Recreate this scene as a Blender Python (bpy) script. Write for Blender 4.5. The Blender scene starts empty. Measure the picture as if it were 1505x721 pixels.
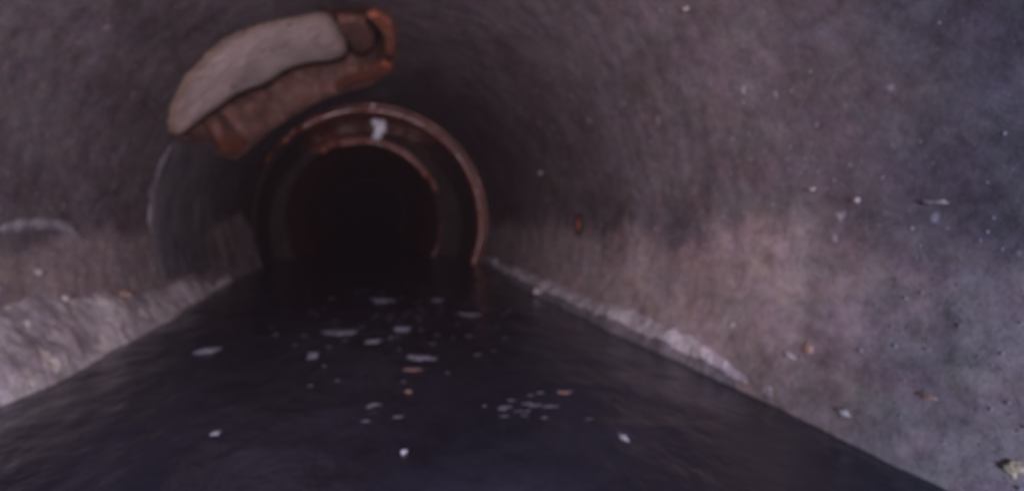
import bpy, bmesh, math, random
from mathutils import Vector, Euler, noise
R_ = math.radians
sc = bpy.context.scene
C = sc.collection
rnd = random.Random(7)

# ------------------------------------------------------------------ camera
F = 900.0                                   # focal length in photo pixels (1505 wide)
cam = bpy.data.objects.new('camera', bpy.data.cameras.new('camera'))
C.objects.link(cam); sc.camera = cam
cam.data.sensor_width = 36.0
cam.data.lens = F/1505*36
cam.data.clip_start = 0.01; cam.data.clip_end = 200
PV = math.atan(49/F); YW = math.atan(202*math.cos(PV)/F)
cam.rotation_euler = Euler((math.pi/2-PV, 0, -YW))
cam.location = (0, 0, 0)
cam.data.dof.use_dof = True                 # the inspection camera is focused too near: everything is a little soft
cam.data.dof.focus_distance = .2; cam.data.dof.aperture_fstop = 9
ROT = cam.rotation_euler.to_matrix()

# ------------------------------------------------------------------ world (a closed pipe: hardly any sky gets in)
w = bpy.data.worlds.new('World'); sc.world = w; w.use_nodes = True
bg = w.node_tree.nodes['Background']
bg.inputs['Color'].default_value = (0.5, 0.4, 0.6, 1); bg.inputs['Strength'].default_value = 0.01
sc.view_settings.view_transform = 'Standard'; sc.view_settings.look = 'None'
sc.view_settings.exposure = 0; sc.view_settings.gamma = 1
sc.cycles.max_bounces = 8; sc.cycles.diffuse_bounces = 5

# ------------------------------------------------------------------ the lamps of the inspection crawler
def lamp(name, loc, aim, power, size, blend, col, rad):
    l = bpy.data.lights.new(name, 'SPOT'); l.energy = power; l.spot_size = R_(size); l.spot_blend = blend
    l.color = col; l.shadow_soft_size = rad
    o = bpy.data.objects.new(name, l); C.objects.link(o); o.location = loc
    o.rotation_euler = (Vector(aim)-Vector(loc)).to_track_quat('-Z', 'Y').to_euler()
    return o
lamp('headlamp', (0.0, -0.05, 0.05), (0.10, 2.0, 0.06), 40, 88, 1.0, (1.0, 0.74, 0.72), 0.03)
lamp('ring_lamp', (0.0, -0.6, 0.0), (0.15, 2.0, 0.05), 46, 165, 1.0, (0.62, 0.69, 1.0), 0.06)

# ------------------------------------------------------------------ helpers
R = 0.497; CX, CZ = -0.004, -0.038; WZ = -0.225
def ray(x, y):
    return (ROT @ Vector(((x-752.5)/F, -(y-360.5)/F, -1))).normalized()
def on_pipe(x, y, r=R):                     # photo pixel -> (angle, distance down the pipe)
    d = ray(x, y)
    a = d.x*d.x+d.z*d.z; b = -2*(d.x*CX+d.z*CZ); c = CX*CX+CZ*CZ-r*r
    t = (-b+math.sqrt(b*b-4*a*c))/(2*a)
    p = d*t
    return math.atan2(p.z-CZ, p.x-CX), p.y
def on_water(x, y, z=WZ):
    d = ray(x, y); return d*(z/d.z)
def cyl(th, y, r): return Vector((CX+r*math.cos(th), y, CZ+r*math.sin(th)))
def fbm(p, s, o=4): return noise.fractal(Vector(p)*s, 0.9, 2.0, o)

def tag(o, label=None, cat=None, group=None, kind=None):
    for k, v in (('label', label), ('category', cat), ('group', group), ('kind', kind)):
        if v: o[k] = v
    return o
def link(name, me, mat=None, parent=None, smooth=True):
    o = bpy.data.objects.new(name, me); C.objects.link(o)
    if mat: me.materials.append(mat)
    if parent: o.parent = parent
    if smooth:
        for p in me.polygons: p.use_smooth = True
    return o
def mesh(name, vs, fs, mat, parent=None, smooth=True):
    me = bpy.data.meshes.new(name); me.from_pydata([tuple(v) for v in vs], [], fs); me.update()
    return link(name, me, mat, parent, smooth)
def empty(name, loc=(0, 0, 0)):
    o = bpy.data.objects.new(name, None); C.objects.link(o); o.location = loc; o.empty_display_size = .05
    return o
def inside(pt, poly):
    x, y = pt; c = False; n = len(poly)
    for i in range(n):
        x1, y1 = poly[i]; x2, y2 = poly[i-1]
        if (y1 > y) != (y2 > y) and x < (x2-x1)*(y-y1)/(y2-y1)+x1: c = not c
    return c
def resample(pts, n, closed=False):
    P = [Vector(p) for p in pts]
    if closed: P.append(P[0])
    L = [0]
    for a, b in zip(P, P[1:]): L.append(L[-1]+(b-a).length)
    out = []; m = n if closed else n-1
    for k in range(n):
        s = L[-1]*k/m; i = 0
        while i < len(L)-2 and L[i+1] < s: i += 1
        t = (s-L[i])/max(1e-9, L[i+1]-L[i]); out.append(P[i].lerp(P[i+1], min(1, t)))
    return out

# ------------------------------------------------------------------ materials
def mat(name, cols, scale=6, detail=8, rough=(.7, .9), bump=.3, bscale=40, speck=None, stretch=(1, 1, 1),
        spec=.5, fine=None, hue=.0, bdist=.01, coat=0, cols2=None):
    m = bpy.data.materials.new(name); m.use_nodes = True
    nt = m.node_tree; N = nt.nodes; L = nt.links; b = N['Principled BSDF']
    tc = N.new('ShaderNodeTexCoord'); mp = N.new('ShaderNodeMapping'); L.new(tc.outputs['Object'], mp.inputs[0])
    mp.inputs['Scale'].default_value = stretch
    def nz(s, d=6, r=.6):
        n = N.new('ShaderNodeTexNoise'); n.inputs['Scale'].default_value = s; n.inputs['Detail'].default_value = d
        n.inputs['Roughness'].default_value = r; L.new(mp.outputs[0], n.inputs['Vector']); return n
    n1 = nz(scale, detail, .65)
    cr = N.new('ShaderNodeValToRGB'); L.new(n1.outputs['Fac'], cr.inputs[0])
    e = cr.color_ramp.elements
    k = len(cols)
    while len(e) < k: e.new(.5)
    for i, c in enumerate(cols):
        e[i].position = .32+.36*i/max(1, k-1); e[i].color = (*c, 1)
    out = cr.outputs[0]
    def mix(a, bcol, fac, mode='MIX'):
        x = N.new('ShaderNodeMix'); x.data_type = 'RGBA'; x.blend_type = mode
        L.new(a, x.inputs[6])
        if isinstance(bcol, tuple): x.inputs[7].default_value = (*bcol, 1)
        else: L.new(bcol, x.inputs[7])
        if isinstance(fac, float): x.inputs[0].default_value = fac
        else: L.new(fac, x.inputs[0])
        return x.outputs[2]
    if cols2:
        cr2 = N.new('ShaderNodeValToRGB'); L.new(n1.outputs['Fac'], cr2.inputs[0]); e = cr2.color_ramp.elements
        while len(e) < len(cols2): e.new(.5)
        for i, c in enumerate(cols2): e[i].position = .32+.36*i/(len(cols2)-1); e[i].color = (*c, 1)
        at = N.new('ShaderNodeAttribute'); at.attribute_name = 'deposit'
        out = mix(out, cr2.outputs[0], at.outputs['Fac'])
        at2 = N.new('ShaderNodeAttribute'); at2.attribute_name = 'bore_shade'
        out = mix(out, (.055, .033, .032), at2.outputs['Fac'])  # dark brown tint for the shade painted toward the opening
    if hue:                                  # mottling of hue, as in grimy mineral films
        n2 = nz(scale*4.5, 5, .7)
        out = mix(out, n2.outputs['Color'], hue, 'OVERLAY')
    if fine:                                 # fine grain
        n3 = nz(fine, 3, .8); n3.inputs['Lacunarity'].default_value = 2.3
        out = mix(out, n3.outputs['Fac'], .8, 'OVERLAY')
    if speck:
        col, sc_, th = speck
        v = N.new('ShaderNodeTexNoise'); v.inputs['Scale'].default_value = sc_; v.inputs['Detail'].default_value = 2
        L.new(tc.outputs['Object'], v.inputs['Vector'])
        r = N.new('ShaderNodeMapRange'); r.inputs['From Min'].default_value = th; r.inputs['From Max'].default_value = th+.06
        L.new(v.outputs['Fac'], r.inputs['Value']); out = mix(out, col, r.outputs[0])
    L.new(out, b.inputs['Base Color'])
    rr = N.new('ShaderNodeMapRange'); n4 = nz(scale*2, 4); L.new(n4.outputs['Fac'], rr.inputs['Value'])
    rr.inputs['From Min'].default_value = .35; rr.inputs['From Max'].default_value = .65
    rr.inputs['To Min'].default_value = rough[0]; rr.inputs['To Max'].default_value = rough[1]
    L.new(rr.outputs[0], b.inputs['Roughness'])
    b.inputs['Specular IOR Level'].default_value = spec
    if coat: b.inputs['Coat Weight'].default_value = coat; b.inputs['Coat Roughness'].default_value = .12
    if bump:
        n5 = nz(bscale, 8, .65); bp = N.new('ShaderNodeBump'); bp.inputs['Strength'].default_value = bump
        bp.inputs['Distance'].default_value = bdist
        L.new(n5.outputs['Fac'], bp.inputs['Height']); L.new(bp.outputs[0], b.inputs['Normal'])
    return m
M = {}
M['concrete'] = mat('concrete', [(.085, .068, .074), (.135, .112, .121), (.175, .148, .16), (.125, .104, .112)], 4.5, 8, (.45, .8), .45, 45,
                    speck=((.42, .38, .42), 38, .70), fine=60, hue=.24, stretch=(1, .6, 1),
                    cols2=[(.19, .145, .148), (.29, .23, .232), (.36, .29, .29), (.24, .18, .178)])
M['silt'] = mat('silt', [(.22, .18, .19), (.42, .37, .39), (.66, .60, .62), (.28, .25, .28)], 7, 8, (.4, .8), .6, 60,
                speck=((.85, .76, .7), 34, .6), fine=50, hue=.25)
M['scale_rim'] = mat('mineral_scale', [(.30, .26, .28), (.56, .51, .55), (.72, .68, .72)], 12, 8, (.3, .6), .9, 60, fine=60, hue=.25)
M['wet_strip'] = mat('wet_strip', [(.13, .12, .135), (.24, .22, .25)], 12, 6, (.25, .5), .5, 50, fine=60, hue=.25)
M['clay'] = mat('clay', [(.36, .10, .05), (.6, .18, .09), (.46, .18, .11), (.66, .2, .1)], 8, 7, (.35, .6), .5, 50, fine=60, hue=.3)
M['clay_dull'] = mat('clay_dull', [(.14, .075, .06), (.24, .125, .10), (.34, .17, .12), (.20, .10, .08)], 8, 7, (.5, .8), .6, 45, fine=60, hue=.3)
M['glazed'] = mat('glazed_clay', [(.17, .045, .025), (.32, .09, .05), (.22, .075, .05)], 5, 6, (.2, .4), .25, 30, fine=50, hue=.2, coat=.4)
M['glazed_lip'] = mat('glazed_lip', [(.10, .025, .012), (.22, .06, .03), (.16, .055, .035)], 5, 6, (.2, .45), .5, 30, fine=50, hue=.3, coat=.35)
M['mortar'] = mat('mortar', [(.58, .43, .40), (.84, .66, .61), (.88, .74, .68)], 8, 9, (.75, .95), .9, 30,
                  speck=((.3, .2, .18), 34, .68), fine=90, hue=.12)
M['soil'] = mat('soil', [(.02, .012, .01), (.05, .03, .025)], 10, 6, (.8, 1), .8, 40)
M['flank_shade'] = mat('flank_shade', [(.03, .018, .018), (.085, .045, .04), (.05, .035, .038)], 9, 7, (.3, .6), .6, 40, fine=50, hue=.3)  # dark tone for shade painted on the barrel flanks
M['collar'] = mat('collar', [(.05, .042, .048), (.16, .145, .16), (.09, .08, .09), (.22, .2, .215)], 5, 7, (.4, .7), .8, 14, fine=30, hue=.35, stretch=(.9, 2.6, .8), bdist=.012)
M['foam'] = mat('foam', [(.06, .06, .09), (.36, .37, .47)], 40, 4, (.4, .7), .5, 120)
M['glint_white'] = mat('glint_white', [(.88, .86, .93), (.93, .91, .97)], 30, 3, (.12, .2), .1, 60, coat=.8)  # glossy white standing in for the lamp glint
M['stone_pale'] = mat('stone_pale', [(.34, .3, .3), (.5, .46, .46)], 25, 4, (.5, .8), .4, 60)
M['stone_orange'] = mat('stone_orange', [(.34, .2, .15), (.5, .34, .28)], 25, 4, (.5, .8), .4, 60)
M['stone_yellow'] = mat('stone_yellow', [(.42, .34, .2), (.6, .5, .34)], 25, 4, (.5, .8), .4, 60)
M['scum_brown'] = mat('scum_brown', [(.10, .06, .05), (.2, .13, .12)], 25, 4, (.5, .8), .4, 60)
M['grey_scum'] = mat('grey_scum', [(.06, .06, .09), (.15, .15, .2)], 25, 4, (.5, .8), .4, 60)
M['stone_grey'] = mat('stone_grey', [(.26, .25, .29), (.4, .38, .42)], 25, 4, (.5, .8), .4, 60)
# water: turbid, nearly black
wm = bpy.data.materials.new('sewage'); wm.use_nodes = True
nt = wm.node_tree; N = nt.nodes; L = nt.links; b = N['Principled BSDF']
tc = N.new('ShaderNodeTexCoord'); mp = N.new('ShaderNodeMapping'); mp.inputs['Scale'].default_value = (1, .55, 1)
L.new(tc.outputs['Object'], mp.inputs[0])
n = N.new('ShaderNodeTexNoise'); n.inputs['Scale'].default_value = 5; n.inputs['Detail'].default_value = 8; n.inputs['Roughness'].default_value = .7
L.new(mp.outputs[0], n.inputs['Vector'])
cr = N.new('ShaderNodeValToRGB'); L.new(n.outputs['Fac'], cr.inputs[0])
cr.color_ramp.elements[0].position = .3; cr.color_ramp.elements[0].color = (.009, .010, .018, 1)
cr.color_ramp.elements[1].position = .72; cr.color_ramp.elements[1].color = (.028, .031, .055, 1)
L.new(cr.outputs[0], b.inputs['Base Color']); b.inputs['Roughness'].default_value = .22
n = N.new('ShaderNodeTexNoise'); n.inputs['Scale'].default_value = 16; n.inputs['Detail'].default_value = 5
L.new(mp.outputs[0], n.inputs['Vector'])
bp = N.new('ShaderNodeBump'); bp.inputs['Strength'].default_value = .45; bp.inputs['Distance'].default_value = .02
L.new(n.outputs['Fac'], bp.inputs['Height']); L.new(bp.outputs[0], b.inputs['Normal'])
M['water'] = wm

# ------------------------------------------------------------------ outlines of the break, measured on the photograph
HOLE = [(247, 196), (250, 150), (268, 110), (296, 80), (330, 50), (380, 32), (430, 22), (480, 14), (520, 10), (556, 14),
        (580, 34), (584, 62), (580, 104), (545, 120), (500, 134), (455, 152), (415, 176), (385, 200), (345, 232), (318, 226), (285, 205)]
INNER = [(262, 196), (262, 160), (280, 120), (305, 92), (335, 64), (382, 46), (432, 36), (482, 22), (517, 22), (545, 34),
         (558, 52), (560, 72), (548, 88), (525, 95), (480, 97), (440, 112), (400, 132), (360, 152), (325, 172), (298, 186), (275, 196)]
hole_ty = [on_pipe(x, y) for x, y in HOLE]
hole_ty = [(t if t > -1.6 else t+2*math.pi, y) for t, y in hole_ty]

# ------------------------------------------------------------------ near concrete pipe
T0, T1 = R_(-42), R_(222)
YE = 2.70
def wall_r(th, y):
    p = cyl(th, y, R)
    r = R+.003*fbm(p, 2.2, 3)+.0022*fbm(p, 14, 4)
    z = math.sin(th)*R+CZ
    right = math.cos(th) > 0
    lim = (.0 if right else -.02)+.05*fbm((0, y, 3 if right else 9), 1.8)+.03*fbm(p, 5, 4)
    k = min(1, max(0, (lim-z)/(.07 if right else .05)))
    k = k*k*(3-2*k)
    return r, k, p
def build_pipe():
    nt_ = 330; ys = []; y = -6; ks = []; so = []
    while y < YE:
        ys.append(y); y += .3 if y < -.3 else (.04 if y < .3 else .0095)
    ys.append(YE)
    vs = []; fs = []; mi = []
    for y in ys:
        for i in range(nt_+1):
            th = T0+(T1-T0)*i/nt_
            r, k, p = wall_r(th, y)
            r -= k*(.005+.002*fbm(p, 9, 3)+.0015*abs(fbm(p, 34, 2)))     # incrusted below the usual high water
            vs.append(cyl(th, y, r)); ks.append(k)
            g = (y-1.15+.35*fbm(p, 2.2, 4))/1.15; so.append(.8*(1-.7*k)*max(0, min(1, g)))  # shade deeper down the pipe, painted into the wall colour
    W = nt_+1
    for j in range(len(ys)-1):
        for i in range(nt_):
            th = T0+(T1-T0)*(i+.5)/nt_; y = (ys[j]+ys[j+1])/2
            if .9 < y < 3 and inside((th, y), hole_ty): continue
            fs.append((j*W+i, j*W+i+1, (j+1)*W+i+1, (j+1)*W+i))
    o = mesh('concrete_pipe', vs, fs, M['concrete'])
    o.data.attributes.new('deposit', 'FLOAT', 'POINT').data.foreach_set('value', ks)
    o.data.attributes.new('bore_shade', 'FLOAT', 'POINT').data.foreach_set('value', so)
    return o
pipe = tag(build_pipe(), 'grimy grey concrete pipe around the dark water, with a hole at upper left', 'pipe')

# soil outside the hole and a bulkhead far behind
vs = []; fs = []
A0, A1 = R_(70), R_(185)
for j in range(31):
    for i in range(41):
        th = A0+(A1-A0)*i/40; y = 1.0+1.9*j/30
        e = min(i, 40-i, j, 30-j)/4
        r = R+.012+.30*min(1, e); p = cyl(th, y, r); vs.append(cyl(th, y, r+.02*fbm(p, 6)*min(1, e)))
        if i < 40 and j < 30: a = j*41+i; fs.append((a, a+1, a+42, a+41))
tag(mesh('soil', vs, fs, M['soil']), kind='structure')

# ------------------------------------------------------------------ the break: terracotta rim, pale mortar, clay piece
brk = empty('broken_clay_collar', cyl(*on_pipe(420, 100), R))
tag(brk, 'broken orange terracotta edge rimming the ragged hole high on the left', 'broken pipe collar')
def local(vs, root): return [v-root.location for v in vs]
n = 150
H = resample([Vector((x, y, 0)) for x, y in HOLE], n, True)
I = resample([Vector((x, y, 0)) for x, y in INNER], n, True)
# pair the two outlines by angle about the middle of each edge
vs = []; fs = []; NR = 7; skip = []
for k in range(n):
    h = H[k]
    # nearest on the inner outline
    q = min(I, key=lambda v: (v-h).length_squared)
    skip.append(h.x < 462 and h.y < 190-.3*(h.x-250))
    if h.x < 470 and h.y < 190-.3*(h.x-250): q = h+(q-h).normalized()*5
    dirn = (q-h); L_ = dirn.length
    o_ = h-dirn/max(1, L_)*3.5
    for r in range(NR):
        t = r/(NR-1)
        p2 = o_.lerp(q, t)
        jx = (1.5+4.5*t)*fbm((h.x*.045, h.y*.045, r*.3), 1); p2 = p2+Vector((jx, jx*1.1, 0))
        rad = R-.006+.004*math.sin(min(1, t*3)*math.pi/2)*-1+.10*t**1.1
        rad += .004*fbm((p2.x*.06, p2.y*.06, 5), 1.0)
        th, y = on_pipe(p2.x, p2.y, rad); vs.append(cyl(th, y, rad))
    # turn the lip outwards, down into the gap
    th, y = on_pipe(q.x, q.y, R+.10); vs.append(cyl(th, y+.03, R+.16))
NR += 1
for k in range(n):
    k2 = (k+1) % n
    if skip[k] or skip[k2]: continue
    for r in range(NR-1):
        fs.append((k*NR+r, k*NR+r+1, k2*NR+r+1, k2*NR+r))
mesh('rim', local(vs, brk), fs, M['clay_dull'], brk)

def slab(name, poly, rad0, thick, material, root, bulge=.012, nscale=8, namp=.006, seed=0, parent=True, tilt=0):
    """a solid piece lying in the pipe's curve: outline in (pixel) space, filled on a grid, domed and rough"""
    P = [Vector((x, y, 0)) for x, y in poly]
    B = resample(P, 90, True)
    c = sum(B, Vector())/len(B)
    rings = 14; vs = []; fs = []
    for r in range(rings+1):
        t = 1-r/rings
        for q in B:
            p = c.lerp(q, t)
            e = min(1, (1-t)*5)
            rad = rad0+tilt*max(0, math.hypot(p.x-550, p.y-312)-235)/100-bulge*math.sqrt(max(0, 1-(1-e)**2))
            rad += namp*fbm((p.x*.012, p.y*.012, seed), nscale*.25, 5)
            j = (4.0*fbm((p.x*.045, p.y*.045, seed+3), 1, 5)-1) if r == 0 else 0
            th, y = on_pipe(p.x+j, p.y+j, rad); vs.append(cyl(th, y, rad))
    nb = len(B)
    base = len(vs)
    for k in range(nb):                       # skirt going away from the pipe
        q = B[k]; th, y = on_pipe(q.x, q.y, rad0+tilt*max(0, math.hypot(q.x-550, q.y-312)-235)/100); vs.append(cyl(th, y, rad0+thick))
    for r in range(rings):
        for k in range(nb):
            k2 = (k+1) % nb
            fs.append((r*nb+k, r*nb+k2, (r+1)*nb+k2, (r+1)*nb+k))
    for k in range(nb):
        k2 = (k+1) % nb; fs.append((k, base+k, base+k2, k2))
    return mesh(name, local(vs, root), fs, material, root if parent else None)
PALE = [(222, 205), (212, 150), (226, 90), (262, 48), (308, 12), (370, -12), (430, -20), (472, -12), (487, 30), (500, 58), (512, 76),
        (500, 88), (478, 90), (452, 94), (425, 102), (408, 116), (382, 128), (350, 140), (322, 158), (300, 174), (280, 190), (262, 202)]
mo = empty('mortar_slab', cyl(*on_pipe(370, 90, R+.03), R+.03))
slab('mortar_slab', PALE, R+.035, .05, M['mortar'], mo, tilt=.05, namp=.005, bulge=.02)
# the slab is a single-mesh thing: unwrap it from the helper empty
ms = [c for c in bpy.data.objects if c.parent == mo][0]
ms.parent = None; ms.location = mo.location.copy(); bpy.data.objects.remove(mo)
ms.name = 'mortar_slab'
tag(ms, 'pale pinkish mortar slab showing through the ragged hole high on the left', 'mortar')
POCKET = [(497, 30), (517, 26), (538, 36), (550, 54), (549, 70), (536, 80), (522, 78), (512, 64), (501, 46)]
fr = slab('clay_fragment', POCKET, R+.05, .04, M['clay_dull'], brk, .01, seed=8, parent=True)
fr.name = 'fragment'
tag(fr, 'brown clay piece wedged in the right end of the break')
# brighter orange fracture faces along the rim
for poly in ([(497, 122), (520, 112), (548, 98), (566, 92), (579, 98), (578, 106), (545, 120), (512, 131), (494, 134)],
             [(322, 205), (342, 200), (362, 204), (360, 216), (344, 229), (328, 224)],
             [(552, 18), (576, 34), (582, 62), (579, 84), (568, 84), (566, 56), (556, 36), (540, 24)]):
    f = slab('fracture_face', poly, R-.004, .01, M['clay'], brk, .014, seed=poly[0][0])

# ------------------------------------------------------------------ pale collar on the left below the break
def band(name, pl, pr, material, off, n_=60, m_=16):
    A = resample([Vector((x, y, 0)) for x, y in pl], n_); B = resample([Vector((x, y, 0)) for x, y in pr], n_)
    vs = []; fs = []
    for k in range(n_):
        for i in range(m_+1):
            t = i/m_; p = A[k].lerp(B[k], t)
            e = min(1, 2*min(t, 1-t)); e2 = min(1, min(k, n_-1-k)/5)
            rad = R+.004-(off+.004)*math.sqrt(1-(1-e)**2)*e2
            rad += .003*fbm((p.x*.03, p.y*.03, 2), 1)
            th, y = on_pipe(p.x, p.y, rad); vs.append(cyl(th, y, rad))
            if i < m_ and k < n_-1: a = k*(m_+1)+i; fs.append((a, a+1, a+m_+2, a+m_+1))
    return mesh(name, vs, fs, material)
cb = band('joint_collar', [(256, 200), (232, 235), (219, 280), (214, 330), (222, 380), (240, 425)],
          [(318, 215), (322, 250), (318, 290), (316, 330), (320, 370), (336, 402)], M['collar'], .011)
tag(cb, 'pale grey curved joint collar below the terracotta break, left of the dark bore', 'pipe joint')

# ------------------------------------------------------------------ clay pipes beyond
def loft(name, secs, material, parent, t0=-50, t1=230, n_=150, amp=.0015, fn=None):
    # secs: (y, cx, cz, r) circles joined one to the next
    vs = []; fs = []; m_ = len(secs)
    for k in range(n_+1):
        th = R_(t0+(t1-t0)*k/n_)
        for (y, cx, cz, rr) in secs:
            q = Vector((cx+rr*math.cos(th), y, cz+rr*math.sin(th))); d = amp*fbm(q, 8, 3)
            if fn: d += fn(math.degrees(th), y)
            vs.append(Vector((cx+(rr+d)*math.cos(th), y+d, cz+(rr+d)*math.sin(th))))
    for k in range(n_):
        for i in range(m_-1): a = k*m_+i; fs.append((a, a+1, a+m_+1, a+m_))
    return mesh(name, vs, fs, material, parent)
def lip_secs(y, cx, cz, r, w):            # rounded edge w wide round a bore of radius r
    out = [(y+.05, cx, cz, r+w+.03), (y+.006, cx, cz, r+w+.004)]
    for i in range(9):
        a = math.pi*i/8; out.append((y+w*.5-w*.5*math.sin(a)*1.0, cx, cz, r+w*.5+w*.5*math.cos(a)))
    return out+[(y+w*.9, cx, cz, r+.002)]
t = empty('clay_pipe'); tag(t, 'glazed terracotta pipe with round orange rim where the grey wall ends', 'pipe')
gone = lambda a, y: .035*max(0, min(1, (a-122+8*math.sin(a*.5))/30)) if y < 2.74 else 0
loft('socket_lip', lip_secs(2.69, -.016, -.046, .462, .036), M['glazed_lip'], t, fn=gone, amp=.004)
barrel = [(2.72+.5*i/10, -.016-.014*i/10, -.046-.04*i/10, .466+.012*i/10) for i in range(11)]
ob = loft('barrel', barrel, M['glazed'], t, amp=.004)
ob.data.materials.append(M['flank_shade'])          # shade on the barrel's flanks, painted as a darker colour
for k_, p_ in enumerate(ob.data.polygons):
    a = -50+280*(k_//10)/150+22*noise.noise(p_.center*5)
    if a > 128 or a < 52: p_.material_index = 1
t = empty('clay_pipe'); tag(t, 'second clay pipe set deeper inside the first, its orange crown edge faintly lit', 'pipe')
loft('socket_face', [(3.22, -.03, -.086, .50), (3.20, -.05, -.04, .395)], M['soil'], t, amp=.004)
loft('socket_lip', lip_secs(3.18, -.055, -.026, .366, .022), M['glazed'], t, amp=.004, fn=lambda a, y: .03*max(0, min(1, (a-112+8*math.sin(a*.3))/16))+.03*max(0, min(1, (38-a+6*math.sin(a*.5))/26)))
loft('barrel', [(3.2+3.3*i/20, -.055, -.026, .372) for i in range(21)], M['glazed'], t, amp=.003)
t = empty('clay_pipe'); tag(t, 'farthest clay pipe fading into black at the centre of the bore', 'pipe')
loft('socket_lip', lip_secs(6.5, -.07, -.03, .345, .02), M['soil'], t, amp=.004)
loft('barrel', [(6.5+7.5*i/10, -.07, -.03, .352) for i in range(11)], M['glazed'], t)
# closing walls, out of sight
for nm, y in (('far_ground', 14), ('near_ground', -6)):
    o = mesh(nm, [(-1, y, -1), (1, y, -1), (1, y, 1), (-1, y, 1)], [(0, 1, 2, 3)], M['soil']); tag(o, kind='structure'); o.name = 'ground'
# lamp glint on the crown of the first clay rim, built as a white blob
bm = bmesh.new()
def blob(bm, c, s, seed, rough=.15, sub=3):
    r = bmesh.ops.create_icosphere(bm, subdivisions=sub, radius=1)
    for v in r['verts']:
        d = 1+rough*fbm(v.co+Vector((seed, 0, 0)), 1.2)
        v.co = Vector((v.co.x*s[0]*d, v.co.y*s[1]*d, v.co.z*s[2]*d))+Vector(c)
def px_at(x, y, Y):
    d = ray(x, y); return d*(Y/d.y)
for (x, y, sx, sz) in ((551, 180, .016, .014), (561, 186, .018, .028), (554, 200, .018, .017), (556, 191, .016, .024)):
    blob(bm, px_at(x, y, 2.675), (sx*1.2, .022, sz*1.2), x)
me = bpy.data.meshes.new('glint_blob'); bm.to_mesh(me); bm.free()
tag(link('glint_blob', me, M['glint_white']), 'small white blob added as the lamp glint on the crown of the orange pipe rim', 'drip')  # stands in for the lamp glint, no real drip here

# ------------------------------------------------------------------ water
vs = []; fs = []; ys = []; y = -6
while y < 14: ys.append(y); y += .5 if y < 0 else (.02 if y < 3 else .2)
ys.append(14)
for y in ys:
    for i in range(61):
        x = CX-.56+1.12*i/60
        vs.append((x, y, WZ+(.0022*fbm((x, y*.6, 0), 9, 3) if y > 0 else 0)))
for j in range(len(ys)-1):
    for i in range(60): a = j*61+i; fs.append((a, a+1, a+62, a+61))
tag(mesh('water', vs, fs, M['water']), kind='structure')

# ------------------------------------------------------------------ banks along the water
def lerp_tab(tab, y):
    if y <= tab[0][0]: return tab[0][1]
    for (a, b), (c, d) in zip(tab, tab[1:]):
        if y <= c: t = (y-a)/(c-a); t = t*t*(3-2*t); return b+(d-b)*t
    return tab[-1][1]
def bank(name, side, edge, top, material, amp, y0, y1, label, power=2.0):
    vs = []; fs = []; m_ = 26; ys = []; y = y0
    while y <= y1: ys.append(y); y += .008+.004*max(0, y)
    for j, y in enumerate(ys):
        xe = edge(y); zt = top(y)
        fade = min(1, (y1-y)/.25)
        xt = math.sqrt(max(0, R*R-(zt-CZ)**2))+.012
        for i in range(m_+1):
            t = i/m_
            x = xe+(xt-xe)*t; z = WZ-.012+(zt-WZ+.012)*(1-(1-t)**power)
            nrm = math.sin(math.pi*min(1, t*1.02))
            p = Vector((side*x, y, z))
            d = amp*nrm*(fbm(p, 8, 4)+.7*abs(fbm(p, 22, 3)))*fade
            vs.append((CX+side*(x-d*.6), y, z+d))
            if i < m_ and j < len(ys)-1: a = j*(m_+1)+i; fs.append((a, a+1, a+m_+2, a+m_+1))
    o = mesh(name, vs, fs, material)
    if side > 0:                              # the lower face stays wet and dull
        o.data.materials.append(M['wet_strip'])
        for k_, p_ in enumerate(o.data.polygons):
            if k_ % m_ < 6+2*noise.noise(Vector((k_//m_*.15, 0, 0))): p_.material_index = 1
    tag(o, label, None, None, 'stuff')
    return o
LE = [(-.5, .45), (.6, .447), (.9, .405), (1.2, .402), (1.75, .43), (2.3, .452), (2.7, .46)]
RE = [(.5, .466), (.68, .452), (.8, .445), (.88, .441), (1.1, .432), (1.8, .42), (2.3, .44), (2.7, .458)]
bank('silt_bank', -1, lambda y: lerp_tab(LE, y)+.008*fbm((0, y, 1), 6), lambda y: lerp_tab([(.5, -.07), (1, -.115), (1.5, -.165), (2.5, -.2)], y)+.02*fbm((0, y, 4), 3),
     M['silt'], .007, -.5, 2.5, 'lumpy pale silt bank along the left edge of the water', 1.5)
bank('scale_ledge', 1, lambda y: lerp_tab(RE, y)+.005*fbm((0, y, 1), 7), lambda y: -.187+.006*fbm((0, y, 4), 7)-.03*max(0, min(1, (.85-y)/.3)),
     M['scale_rim'], .009, .5, 2.68, 'pale mineral ledge along the right edge of the water', 3.0)

pts = [(-25, 345), (10, 334), (50, 328), (85, 329), (108, 338), (122, 352)]
st = empty('scale_streak', cyl(*on_pipe(60, 332), R))
P_ = resample([Vector((x, y, 0)) for x, y in pts], 40); vs = []; fs = []
for k, p in enumerate(P_):
    wd = (7+6*noise.noise(Vector((k*.25, 0, 0))))*min(1, (39-k)/6)+1.5
    for i, (o_, h_) in enumerate(((-1, .004), (-.5, -.007), (.3, -.009), (1, .004))):
        rr = R-.004+h_; th, y = on_pipe(p.x, p.y+o_*wd, rr); vs.append(cyl(th, y, rr))
for k in range(39):
    for i in range(3): a = k*4+i; fs.append((a, a+1, a+5, a+4))
o = mesh('scale_streak', local(vs, st), fs, M['stone_grey']); o.location = st.location.copy(); bpy.data.objects.remove(st); o.name = 'scale_streak'
tag(o, 'pale curved mineral streak on the left wall above the silt bank', 'mineral streak')

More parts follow.
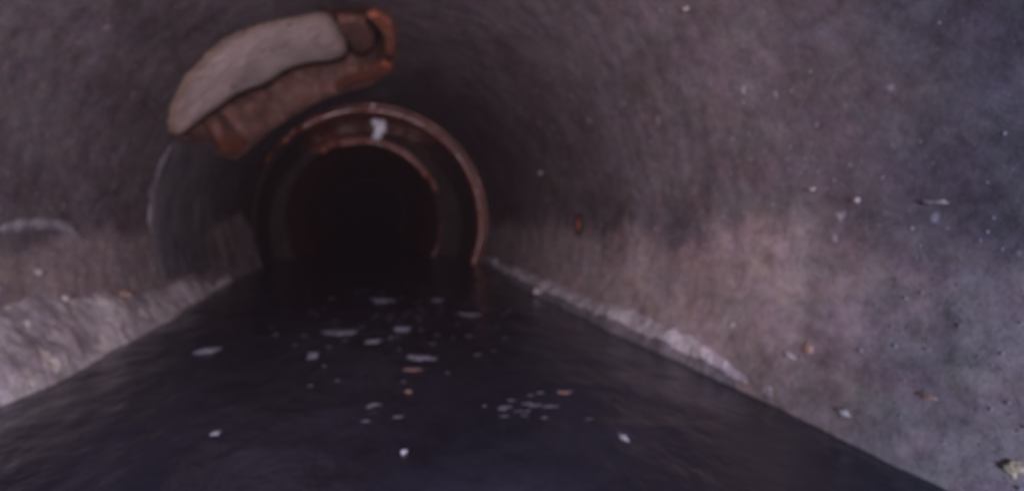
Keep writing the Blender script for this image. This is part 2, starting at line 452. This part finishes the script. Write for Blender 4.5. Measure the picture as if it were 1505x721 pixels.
# ------------------------------------------------------------------ foam flecks on the water
def fleck(x, y, wpx, label, m=M['foam'], hpx=None, group=None):
    p = on_water(x, y, WZ+.004); k = p.length/F
    if y > 560: wpx *= .75; hpx *= .7
    hw = wpx*k/2
    hl = hw*rnd.uniform(.6, 1.1) if hpx is None else hpx*k/2/abs(ray(x, y).z)
    vs = []; fs = []; n_ = 30
    a0 = rnd.random()*9
    for r, (s, h) in enumerate(((1, -.005), (.85, -.0030), (.5, -.0024), (.15, -.0022))):
        for i in range(n_):
            a = 2*math.pi*i/n_
            q = max(.15, .9+.8*noise.noise(Vector((math.cos(a)*1.2+a0, math.sin(a)*1.2, r*.3)))+.7*noise.noise(Vector((math.cos(a)*4+a0, math.sin(a)*4, r*.3))))
            vs.append((hw*s*q*math.cos(a)*1.1, hl*s*q*math.sin(a)*.8, h+.0006*noise.noise(Vector((i, r, a0)))))
    for r in range(3):
        for i in range(n_):
            i2 = (i+1) % n_; fs.append((r*n_+i, r*n_+i2, (r+1)*n_+i2, (r+1)*n_+i))
    fs.append(tuple(3*n_+i for i in range(n_)))
    o = mesh('foam_fleck', vs, fs, m); o.location = p
    tag(o, label, 'foam', group)
    return o
G = 'foam flecks floating on the dark water'
for x, y, wp, hp, lb in (
    (620, 522, 50, 13, 'largest whitish foam fleck floating mid water'),
    (608, 539, 26, 7, 'brownish foam fleck just in front of the largest one'),
    (497, 485, 48, 10, 'long foam streak left of the middle of the water'),
    (591, 480, 28, 9, 'foam fleck between the long streak and the water centre'),
    (549, 498, 22, 10, 'small round foam fleck behind the largest one'),
    (462, 517, 14, 12, 'bluish foam fleck below the long streak'),
    (404, 490, 18, 8, 'foam fleck alone left of the long streak'),
    (307, 510, 20, 10, 'foam fleck nearest the left silt bank'),
    (318, 631, 20, 13, 'bright foam fleck alone at the lower left'),
    (593, 657, 12, 11, 'tiny foam fleck low in the middle of the picture'),
    (917, 636, 16, 18, 'upright foam fleck alone on the right of the water'),
    (830, 572, 32, 10, 'pinkish foam fleck right of centre'),
    (643, 438, 16, 8, 'foam fleck far back toward the pipe opening'),
    (560, 438, 26, 8, 'foam fleck farthest back in mid channel'),
    (690, 460, 30, 9, 'dim foam fleck back near the right ledge'),
    (600, 570, 12, 7, 'small faint foam fleck in front of the brownish one')):
    fleck(x, y, wp, lb, M['foam'] if 'brown' not in lb and 'pink' not in lb else M['scum_brown'], hp, G)
vs = []; fs = []
for k in range(95):
    if k < 75: x, y = rnd.gauss(570, 95), rnd.gauss(460, 45)
    else: x, y = rnd.uniform(300, 900), rnd.uniform(430, 620)
    if y < 395: continue
    p = on_water(x, y, WZ+.003)
    if abs(p.x-CX) > .4 or p.y > 5: continue
    s = rnd.uniform(.002, .0065)*(.5+p.length*.45); b0 = len(vs); a0 = rnd.random()*6
    for i in range(7):
        a = a0+2*math.pi*i/7; q = rnd.uniform(.5, 1.1)*s
        vs.append(p+Vector((math.cos(a)*q*1.8, math.sin(a)*q, 0)))
    vs.append(p+Vector((0, 0, .0016)))
    for i in range(7): fs.append((b0+i, b0+(i+1) % 7, b0+7))
tag(mesh('floating_scum', vs, fs, M['grey_scum']), kind='stuff')
# a wide dim patch of scum, right of centre
vs = []; fs = []
for k in range(14):
    x, y = rnd.gauss(775, 30), rnd.gauss(598, 10)
    p = on_water(x, y, WZ+.003); s = rnd.uniform(.002, .006); b0 = len(vs)
    for i in range(6):
        a = 2*math.pi*i/6; q = rnd.uniform(.5, 1.1)*s
        vs.append(p+Vector((math.cos(a)*q*2, math.sin(a)*q, 0)))
    vs.append(p+Vector((0, 0, .0014)))
    for i in range(6): fs.append((b0+i, b0+(i+1) % 6, b0+6))
tag(mesh('scum_patch', vs, fs, M['grey_scum']), kind='stuff')

# ------------------------------------------------------------------ pebbles and chips stuck to walls and bank
def pebble(x, y, wp, hp, m, label, r=R-.007):
    th, Y = on_pipe(x, y, r); c = cyl(th, Y, r); k = c.length/F
    if c.z < WZ+.01: c = on_water(x, y, WZ+.012); k = c.length/F
    side_ = abs(x-550)/F
    bm = bmesh.new(); blob(bm, (0, 0, 0), (.3*hp*k, min(.025, wp*k*.42/side_), hp*k*.36), x*.1+y, .8, 3)
    me = bpy.data.meshes.new('pebble'); bm.to_mesh(me); bm.free()
    o = link('pebble', me, m); o.location = c
    tag(o, label, 'pebble'); return o
for a in (
    (18, 494, 22, 24, M['stone_orange'], 'orange tan pebble on the silt at the far left edge'),
    (24, 522, 26, 18, M['stone_pale'], 'whitish pebble just under the orange tan one at the left edge'),
    (36, 541, 20, 12, M['stone_yellow'], 'small yellowish pebble at the water side of the left silt bank'),
    (62, 470, 16, 18, M['stone_orange'], 'dull orange pebble on the silt between two paler ones at left'),
    (60, 400, 12, 10, M['stone_pale'], 'small pale stone high on the left wall above the silt'),
    (98, 438, 12, 12, M['stone_pale'], 'small greenish pale stone on upper slope of left silt bank'),
    (83, 517, 18, 14, M['stone_grey'], 'bluish grey pebble low on the left silt bank'),
    (150, 488, 30, 12, M['stone_grey'], 'flat grey stone in the middle of the left silt bank'),
    (245, 437, 18, 14, M['stone_grey'], 'grey stone near the far end of the left silt bank'),
    (187, 433, 16, 16, M['stone_orange'], 'brown stone above the flat grey one on the left bank'),
    (1490, 688, 26, 24, M['stone_yellow'], 'yellowish pebble in the lower right corner'),
    (1362, 582, 24, 10, M['stone_orange'], 'flat orange chip stuck to the lower right wall'),
    (1240, 607, 14, 14, M['stone_pale'], 'pale pebble just above the ledge at the lower right'),
    (1160, 522, 16, 10, M['stone_pale'], 'white chip on the right wall left of the flat orange chip'),
    (1076, 477, 9, 10, M['stone_pale'], 'tiny white chip on the right wall above the pale ledge'),
    (1190, 512, 12, 18, M['stone_orange'], 'tan chip beside the white chip on the right wall'),
    (1375, 297, 34, 7, M['stone_pale'], 'long pale chip on the right wall near the right edge'),
    (1258, 294, 10, 8, M['stone_pale'], 'small pinkish chip left of the long pale one on the right wall'),
    (1193, 278, 9, 7, M['stone_pale'], 'small white chip at mid height of the right wall'),
    (1007, 14, 7, 8, M['stone_pale'], 'tiny white chip at the top of the pipe crown'),
    (793, 254, 6, 6, M['stone_pale'], 'tiny white chip right of the orange rim'),
    (788, 428, 14, 12, M['stone_pale'], 'pale nodule on the far part of the right ledge'),
    (838, 436, 14, 10, M['stone_pale'], 'second pale nodule on the right ledge, nearer than the first')):
    pebble(*a)
# rust plug on the right wall
th, Y = on_pipe(851, 330, R-.004); root = empty('rusty_plug', cyl(th, Y, R-.006))
tag(root, 'small rusty red plug in the right wall beyond the chips', 'plug')
bm = bmesh.new(); blob(bm, (0, 0, 0), (.006, .02, .02), 3, .2, 2); me = bpy.data.meshes.new('plug'); bm.to_mesh(me); bm.free()
link('core', me, M['glazed'], root)
vs = []; fs = []
for i in range(20):
    a = 2*math.pi*i/20
    for r, d in ((.018, -.003), (.022, -.004), (.032, .007)):
        vs.append((d, r*1.1*math.cos(a), r*(1+.15*math.sin(3*a))*math.sin(a)))
for i in range(20):
    for r in range(2): fs.append((i*3+r, i*3+r+1, ((i+1) % 20)*3+r+1, ((i+1) % 20)*3+r))
mesh('washer', vs, fs, M['soil'], root)

# grit: uncountable small grains on the walls and the bank
vs = []; fs = []
def grain(c, s):
    b0 = len(vs)
    for v in ((1, 0, 0), (-1, 0, 0), (0, 1, 0), (0, -1, 0), (0, 0, 1), (0, 0, -1)):
        vs.append(c+Vector(v)*s*rnd.uniform(.5, 1.2))
    for f in ((0, 2, 4), (2, 1, 4), (1, 3, 4), (3, 0, 4), (2, 0, 5), (1, 2, 5), (3, 1, 5), (0, 3, 5)):
        fs.append(tuple(b0+q for q in f))
for k in range(5000):
    u = rnd.random()
    if u < .45: th = R_(rnd.triangular(-22, 30, -16))
    elif u < .75: th = R_(rnd.triangular(150, 204, 200))
    else: th = R_(rnd.uniform(-20, 200))
    y = .25+2.4*rnd.random()**1.3
    if inside((th, y), hole_ty): continue
    r, kk, p = wall_r(th, y)
    grain(cyl(th, y, r-kk*.008), .0005+.0017*rnd.random()**5)
tag(mesh('grit', vs, fs, M['stone_grey'], smooth=False), kind='stuff')

# thin haze added to the pipe to lift the blacks
bm = bmesh.new(); bmesh.ops.create_cube(bm, size=1)
for v in bm.verts: v.co = Vector((v.co.x*3, 4+v.co.y*22, -.2+v.co.z*2.2))
me = bpy.data.meshes.new('added_haze'); bm.to_mesh(me); bm.free()
hm = bpy.data.materials.new('added_haze'); hm.use_nodes = True; nt = hm.node_tree
for n_ in list(nt.nodes):
    if n_.type == 'BSDF_PRINCIPLED': nt.nodes.remove(n_)
pv = nt.nodes.new('ShaderNodeVolumePrincipled'); pv.inputs['Density'].default_value = .003
pv.inputs['Color'].default_value = (.8, .7, .9, 1)
nt.links.new(pv.outputs[0], nt.nodes['Material Output'].inputs['Volume'])
tag(link('added_haze', me, hm, smooth=False), kind='stuff')
